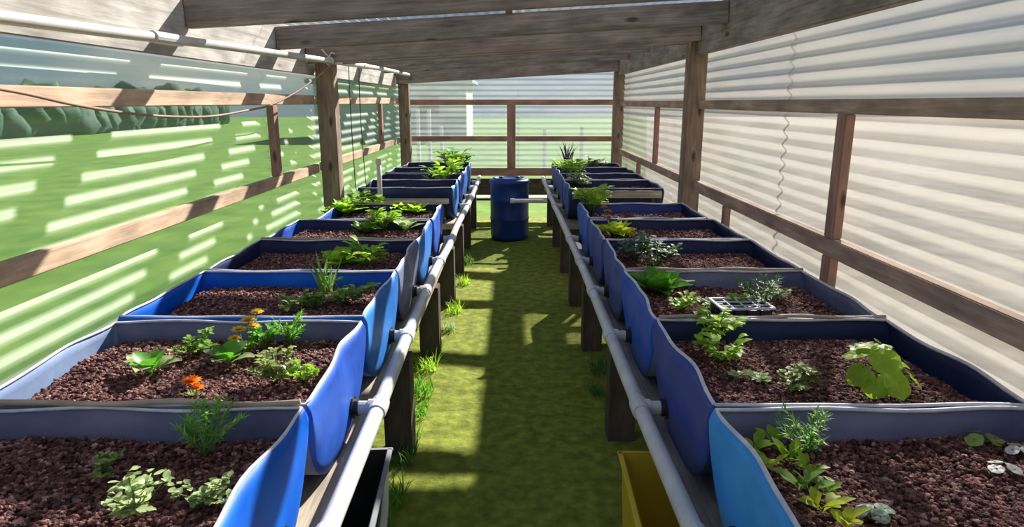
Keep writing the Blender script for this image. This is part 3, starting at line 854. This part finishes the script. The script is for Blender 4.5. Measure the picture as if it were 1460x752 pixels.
plant('bunch', -0.939, 2.702, 0.775, 0.1098, 'olive', 'yellowish low plant at the front of the third left bed', 'seedling', 'seedling', 117, flowers=None)
plant('lettuce', -0.942, 3.533, 0.775, 0.244, 'lime', 'tall lime lettuce, left of the pair in the fourth left bed', 'lettuce', 'lettuce', 118, flowers=None)
plant('bunch', -0.783, 3.501, 0.775, 0.2074, 'lime', 'lime leafy clump, right of the pair in the fourth left bed', 'lettuce', 'lettuce', 119, flowers=None)
plant('lettuce', -1.001, 4.494, 0.775, 0.1952, 'mid', 'green lettuce at the left of the fifth left bed', 'lettuce', 'lettuce', 120, flowers=None)
plant('bunch', -0.900, 4.545, 0.775, 0.244, 'lime', 'lime leafy clump in the middle of the fifth left bed plants', 'leafy green', 'leafy_green', 121, flowers=None)
plant('kale', -0.740, 4.545, 0.775, 0.2, 'pale', 'pale grey green leaves by the aisle wall of the fifth left bed', 'leafy green', 'leafy_green', 122, flowers=None)
plant('lettuce', -1.436, 5.187, 0.775, 0.1708, 'mid', 'small lettuce at the wall end of the sixth left bed', 'lettuce', 'lettuce', 123, flowers=None)
plant('lettuce', -1.320, 5.254, 0.775, 0.2928, 'lime', 'largest lime lettuce of the sixth left bed', 'lettuce', 'lettuce', 124, flowers=None)
plant('bunch', -1.223, 5.429, 0.775, 0.244, 'mid', 'leafy plant between two lettuces in the sixth left bed', 'leafy green', 'leafy_green', 125, flowers=None)
plant('lettuce', -1.091, 5.429, 0.775, 0.26839999999999997, 'lime', 'lime lettuce in the middle of the sixth left bed', 'lettuce', 'lettuce', 126, flowers=None)
plant('lettuce', -0.883, 5.358, 0.775, 0.2074, 'lime', 'lime lettuce second from the aisle in the sixth left bed', 'lettuce', 'lettuce', 127, flowers=None)
plant('lettuce', -0.760, 5.288, 0.775, 0.2074, 'lime', 'lime lettuce closest to the aisle in the sixth left bed', 'lettuce', 'lettuce', 128, flowers=None)
plant('bunch', -0.754, 7.309, 0.775, 0.366, 'lime', 'tall bright leafy clump in the nearer far left bed', 'leafy green', 'leafy_green', 129, flowers=None)
plant('bunch', -0.781, 8.767, 0.775, 0.3904, 'lime', 'tall bright leafy clump in the last but one left bed', 'leafy green', 'leafy_green', 130, flowers=None)
plant('bunch', -0.739, 9.051, 0.775, 0.3416, 'green', 'green leafy clump at the aisle end of the last left bed', 'leafy green', 'leafy_green', 131, flowers=None)
plant('parsley', -0.869, 7.374, 0.775, 0.2196, 'dark', 'small dark herb beside the bright clump of the far left beds', 'herb', 'herb', 132, flowers=None)
plant('sprout', 0.617, 1.552, 0.775, 0.085, 'lime', 'lime sprout at the aisle corner of the nearest right bed', 'seedling', 'seedling', 133, flowers=None)
plant('sprout', 0.685, 1.599, 0.775, 0.08, 'lime', 'leafy lime sprout, second along the aisle wall of the nearest right bed', 'seedling', 'seedling', 134, flowers=None)
plant('sprout', 0.635, 1.474, 0.775, 0.07, 'yellow', 'yellowish sprout, third along the aisle wall of the nearest right bed', 'seedling', 'seedling', 135, flowers=None)
plant('sprout', 0.695, 1.507, 0.775, 0.085, 'lime', 'lime sprout between the fennel and the aisle wall, nearest right bed', 'seedling', 'seedling', 136, flowers=None)
plant('sprout', 0.674, 1.377, 0.775, 0.1, 'mid', 'mid green leafy sprout halfway along the nearest right bed wall', 'seedling', 'seedling', 137, flowers=None)
plant('sprout', 0.678, 1.300, 0.775, 0.095, 'yellow', 'bright yellow green sprout near the bottom edge, nearest right bed', 'seedling', 'seedling', 138, flowers=None)
plant('sprout', 0.707, 1.243, 0.775, 0.08, 'yellow', 'yellow green sprout cut by the bottom edge of the photo', 'seedling', 'seedling', 139, flowers=None)
plant('sprout', 0.621, 1.494, 0.775, 0.06, 'lime', 'tiny lime sprout right against the rim, nearest right bed', 'seedling', 'seedling', 140, flowers=None)
plant('sprout', 0.719, 1.461, 0.775, 0.07, 'lime', 'small lime sprout in front of the fennel, nearest right bed', 'seedling', 'seedling', 141, flowers=None)
plant('sprout', 0.725, 1.362, 0.775, 0.07, 'mid', 'mid green sprout between the yellow sprouts and the olive seedling', 'seedling', 'seedling', 142, flowers=None)
plant('flat', 0.731, 1.406, 0.775, 0.05, 'olive', 'dull olive seedling right of the row in the nearest right bed', 'seedling', 'seedling', 143, flowers=None)
plant('fennel', 0.754, 1.534, 0.775, 0.11, 'feather', 'feathery green fennel by the divider of the nearest right bed', 'fennel', 'fennel', 144, flowers=None)
plant('flat', 0.783, 1.275, 0.775, 0.08, 'blue', 'blue green round leaved plant at the bottom edge of the nearest right bed', 'seedling', 'seedling', 145, flowers=None)
plant('flat', 1.237, 1.599, 0.775, 0.09, 'olive', 'wilting pale olive leaf at the back of the nearest right bed', 'squash', 'squash_seedling', 146, flowers=None)
plant('flat', 1.198, 1.461, 0.775, 0.075, 'silver', 'silvery white leaves by the right edge of the photo', 'silverleaf', 'silverleaf_plant', 147, flowers=None)
plant('flat', 1.303, 1.552, 0.775, 0.06, 'silver', 'second silvery white leaf at the right edge, behind the first', 'silverleaf', 'silverleaf_plant', 148, flowers=None)
plant('bunch', 0.710, 2.141, 0.775, 0.1464, 'lime', 'lime leafy clump at the aisle corner of the second right bed', 'leafy green', 'leafy_green', 149, flowers=None)
plant('bunch', 0.749, 2.331, 0.775, 0.1708, 'lime', 'larger lime clump against the divider in the second right bed, behind the corner one', 'leafy green', 'leafy_green', 150, flowers=None)
plant('scatter', 0.766, 1.977, 0.775, 0.11, 'pale', 'patch of tiny pale seedlings at the front of the second right bed', 'seedling', 'seedling_patch', 151, flowers=None)
plant('parsley', 0.881, 1.914, 0.775, 0.1464, 'olive', 'dull green herb at the front of the second right bed', 'herb', 'herb', 152, flowers=None)
plant('squash', 1.125, 1.903, 0.775, 0.21, 'lime', 'squash plant with big round leaves in the second right bed', 'squash', 'squash_plant', 153, flowers=None)
plant('flat', 1.287, 2.274, 0.775, 0.13, 'olive', 'flat olive leaves lying at the back of the second right bed', 'squash', 'squash_seedling', 154, flowers=None)
plant('lettuce', 0.690, 3.000, 0.775, 0.26839999999999997, 'green', 'spreading bright green lettuce by the aisle wall of the third right bed', 'lettuce', 'lettuce', 155, flowers=None)
plant('bunch', 0.726, 2.721, 0.775, 0.1098, 'lime', 'small lime plant in front of the lettuce in the third right bed', 'seedling', 'seedling', 156, flowers=None)
plant('scatter', 0.864, 2.781, 0.775, 0.16, 'pale', 'patch of low pale seedlings before the tray in the third right bed', 'seedling', 'seedling_patch', 157, flowers=None)
plant('bunch', 0.960, 2.721, 0.775, 0.1098, 'lime', 'small curled lime plant in front of the seedling tray', 'seedling', 'seedling', 158, flowers=None)
plant('fennel', 1.076, 2.741, 0.775, 0.17, 'dark', 'feathery dull green dill right of the seedling tray', 'dill', 'dill', 159, flowers=None)
plant('parsley', 1.207, 2.909, 0.775, 0.122, 'olive', 'thin olive herb behind the dill of the third right bed', 'herb', 'herb', 160, flowers=None)
plant('parsley', 0.691, 3.648, 0.775, 0.244, 'blue', 'greyish green herb at the aisle end of the fourth right bed', 'herb', 'herb', 161, flowers=None)
plant('parsley', 0.764, 3.486, 0.775, 0.244, 'dark', 'dark green herb next to the greyish one in the fourth right bed', 'herb', 'herb', 162, flowers=None)
plant('lettuce', 0.685, 4.371, 0.775, 0.244, 'yellow', 'flat yellow green lettuce at the aisle end of the fifth right bed', 'lettuce', 'lettuce', 163, flowers=None)
plant('lettuce', 0.733, 4.324, 0.775, 0.1586, 'yellow', 'smaller yellow lettuce beside the flat one in the fifth right bed', 'lettuce', 'lettuce', 164, flowers=None)
plant('flower', 0.673, 4.623, 0.775, 0.14, 'olive', 'orange flowered marigold between the fifth and sixth right beds', 'marigold', 'marigold', 165, flowers=('orange', [(0, 0, 0.13, 0.035), (0.01, 0, 0.09, 0.03), (-0.03, 0.0, 0.16, 0.03)]))
plant('bunch', 0.636, 5.288, 0.775, 0.3172, 'lime', 'bright lime leafy plant at the aisle end of the sixth right bed', 'leafy green', 'leafy_green', 166, flowers=None)
plant('parsley', 0.708, 7.001, 0.775, 0.26839999999999997, 'pale', 'pale leafy herb nearest in the far right beds', 'herb', 'herb', 167, flowers=None)
plant('bunch', 0.710, 7.861, 0.775, 0.3294, 'lime', 'bright leafy clump in the middle of the far right beds', 'leafy green', 'leafy_green', 168, flowers=None)
plant('bunch', 0.651, 8.501, 0.775, 0.26839999999999997, 'lime', 'tall lime clump near the end of the far right beds', 'leafy green', 'leafy_green', 169, flowers=None)
plant('upright', 0.749, 9.051, 0.775, 0.4392, 'purple', 'dark purple spiky plant at the end of the right row', 'purple plant', 'purple_plant', 170, flowers=None)
plant('parsley', 1.044, 8.588, 0.775, 0.3172, 'olive', 'sparse olive plant right of the purple spiky one', 'herb', 'herb', 171, flowers=None)
plant('grass', -0.521, 3.609, 0.0, 0.16, 'green', 'weed tuft at the second left bench leg', 'weed', 'weed_tuft', 300, group='weed tufts along the aisle')
plant('grass', -0.529, 3.979, 0.0, 0.15, 'lime', 'weed tuft just beyond the second left bench leg', 'weed', 'weed_tuft', 301, group='weed tufts along the aisle')
plant('grass', -0.507, 2.517, 0.0, 0.13, 'green', 'weed tuft on the near left edge of the aisle', 'weed', 'weed_tuft', 302, group='weed tufts along the aisle')
plant('grass', -0.571, 2.418, 0.0, 0.11, 'mid', 'weed tuft beside the black crate', 'weed', 'weed_tuft', 303, group='weed tufts along the aisle')
plant('grass', -0.466, 5.150, 0.0, 0.15, 'lime', 'weed tuft at the third left bench leg', 'weed', 'weed_tuft', 304, group='weed tufts along the aisle')
plant('grass', -0.472, 4.722, 0.0, 0.12, 'pale', 'pale weed tuft between the second and third left bench legs', 'weed', 'weed_tuft', 305, group='weed tufts along the aisle')
plant('grass', 0.553, 3.922, 0.0, 0.16, 'dark', 'dark weed tuft between the right bench legs', 'weed', 'weed_tuft', 306, group='weed tufts along the aisle')
plant('grass', 0.492, 3.609, 0.0, 0.12, 'dark', 'dark weed tuft nearest on the right side of the aisle', 'weed', 'weed_tuft', 307, group='weed tufts along the aisle')
plant('grass', -0.507, 2.861, 0.0, 0.13, 'dark', 'shaded weed tuft at the foot of the near left bench leg', 'weed', 'weed_tuft', 308, group='weed tufts along the aisle')
plant('grass', -0.518, 4.288, 0.0, 0.12, 'lime', 'bright weed tuft just before the pale one, left side of the aisle', 'weed', 'weed_tuft', 309, group='weed tufts along the aisle')
plant('grass', -0.512, 3.338, 0.0, 0.13, 'green', 'weed tuft between the first and second left bench legs, farther one', 'weed', 'weed_tuft', 310, group='weed tufts along the aisle')
plant('grass', -0.496, 3.065, 0.0, 0.1, 'mid', 'weed tuft between the first and second left bench legs, nearer one', 'weed', 'weed_tuft', 311, group='weed tufts along the aisle')
plant('grass', -0.446, 6.007, 0.0, 0.14, 'lime', 'bright weed tuft beyond the third left bench leg', 'weed', 'weed_tuft', 312, group='weed tufts along the aisle')
plant('grass', -0.524, 2.371, 0.0, 0.12, 'green', 'weed tuft at the bottom edge of the photo beside the black crate', 'weed', 'weed_tuft', 313, group='weed tufts along the aisle')
plant('grass', -0.460, 6.847, 0.0, 0.14, 'mid', 'farthest weed tuft on the left side of the aisle', 'weed', 'weed_tuft', 314, group='weed tufts along the aisle')

# ---------------------------------------------------------------- outside
bm = bmesh.new()
r = random.Random(5)
for k in range(46):
    m = Matrix.Translation((0, -10 + k * 1.3, r.uniform(.7, 1.2))) @ Matrix.Diagonal((1.6, 1.3, r.uniform(1.2, 1.8), 1))
    bmesh.ops.create_icosphere(bm, subdivisions=3, radius=1, matrix=m)
for v in bm.verts: v.co += V((noise.noise(v.co * 1.3), noise.noise(v.co * 1.3 + V((5, 0, 0))), noise.noise(v.co * 1.6 + V((0, 9, 0))))) * .45
tag(build('hedge', bm, M['hedge'], None, (-24, 6, -.05), True), 'dark green hedge beyond the lawn on the left', 'hedge')
# building beyond the back wall
rt = empty('outbuilding', (-5.6, 34, -.03), 'cream outbuilding with grey roof seen hazily through the back wall at left', 'building')
bm = bmesh.new(); add_box(bm, (0, 0, 1.25), (7, 5, 2.5)); build('wall', bm, M['cream'], rt)
bm = bmesh.new(); add_box(bm, (0, 0, 2.62), (7.6, 5.6, .22), .04); build('roof', bm, M['roofgrey'], rt)
bm = bmesh.new(); add_box(bm, (1.8, -2.51, 1.5), (.9, .05, .9)); build('window', bm, M['black'], rt)
for k, (px, y, t) in enumerate(((-2.02, 14.6, 1.5), (-1.78, 14.6, 1.5), (-1.52, 14.6, 1.15), (.70, 14.6, 1.1), (1.50, 14.6, 1.15))):
    timber('fence_post', (px, y, -.04), (px, y, t), .07, .07, M['white'],
           'white post outside the back wall, %s from the left' % ['first', 'second', 'third', 'fourth', 'fifth'][k], 'post', 'white posts behind the back wall', up=(0, 1, 0))
bm = bmesh.new(); add_box(bm, (0, 0, .05), (3.4, 3, .02))
tag(build('gravel_strip', bm, M['yard'], None, (0, 13.2, -.05)), 'pale gravel strip behind the back wall', kind='structure')

# ---------------------------------------------------------------- light
sd = V((.70, 1.45, 1.0)).normalized()
sun = bpy.data.lights.new('sun', 'SUN'); sun.energy = 12; sun.angle = math.radians(.8); sun.color = (1, .95, .88)
so = bpy.data.objects.new('sun', sun); C.objects.link(so)
so.rotation_euler = (-sd).to_track_quat('-Z', 'Y').to_euler(); so.location = (3, 3, 8)
w = bpy.data.worlds.new('sky'); bpy.context.scene.world = w; w.use_nodes = True
N = w.node_tree.nodes; L = w.node_tree.links; N.clear()
tc = N.new('ShaderNodeTexCoord'); sx_ = N.new('ShaderNodeSeparateXYZ'); L.new(tc.outputs['Generated'], sx_.inputs[0])
cr = N.new('ShaderNodeValToRGB'); e = cr.color_ramp.elements
e[0].position = 0; e[0].color = (.55, .70, .86, 1); e[1].position = .75; e[1].color = (.12, .27, .62, 1)
k_ = e.new(.12); k_.color = (.30, .53, .84, 1); k_ = e.new(.3); k_.color = (.18, .42, .82, 1)
L.new(sx_.outputs['Z'], cr.inputs[0])
mp = N.new('ShaderNodeMapping'); mp.inputs['Scale'].default_value = (1.6, 1.6, 4.5); L.new(tc.outputs['Generated'], mp.inputs[0])
nz = N.new('ShaderNodeTexNoise'); nz.inputs['Scale'].default_value = 1.8; nz.inputs['Detail'].default_value = 7; L.new(mp.outputs[0], nz.inputs['Vector'])
c2 = N.new('ShaderNodeValToRGB'); c2.color_ramp.elements[0].position = .50; c2.color_ramp.elements[1].position = .70; L.new(nz.outputs['Fac'], c2.inputs[0])
mx = N.new('ShaderNodeMix'); mx.data_type = 'RGBA'; L.new(c2.outputs[0], mx.inputs['Factor']); L.new(cr.outputs[0], mx.inputs['A']); mx.inputs['B'].default_value = (1.0, 1.0, 1.0, 1)
bg = N.new('ShaderNodeBackground'); bg.inputs[1].default_value = .40; L.new(mx.outputs['Result'], bg.inputs[0])
wo = N.new('ShaderNodeOutputWorld'); L.new(bg.outputs[0], wo.inputs[0])

# ---------------------------------------------------------------- camera
cam = bpy.data.cameras.new('camera'); co = bpy.data.objects.new('camera', cam); C.objects.link(co)
cam.sensor_width = 36; cam.lens = 36 * 950 / 1460; cam.clip_start = .05
co.location = (0, 0, EYE); co.rotation_euler = (math.radians(90) - math.atan(230 / 950), 0, 0)
S = bpy.context.scene; S.camera = co
S.view_settings.view_transform = 'Standard'; S.view_settings.look = 'None'
S.view_settings.exposure = 0.35; S.view_settings.gamma = 1; S.view_settings.use_curve_mapping = False
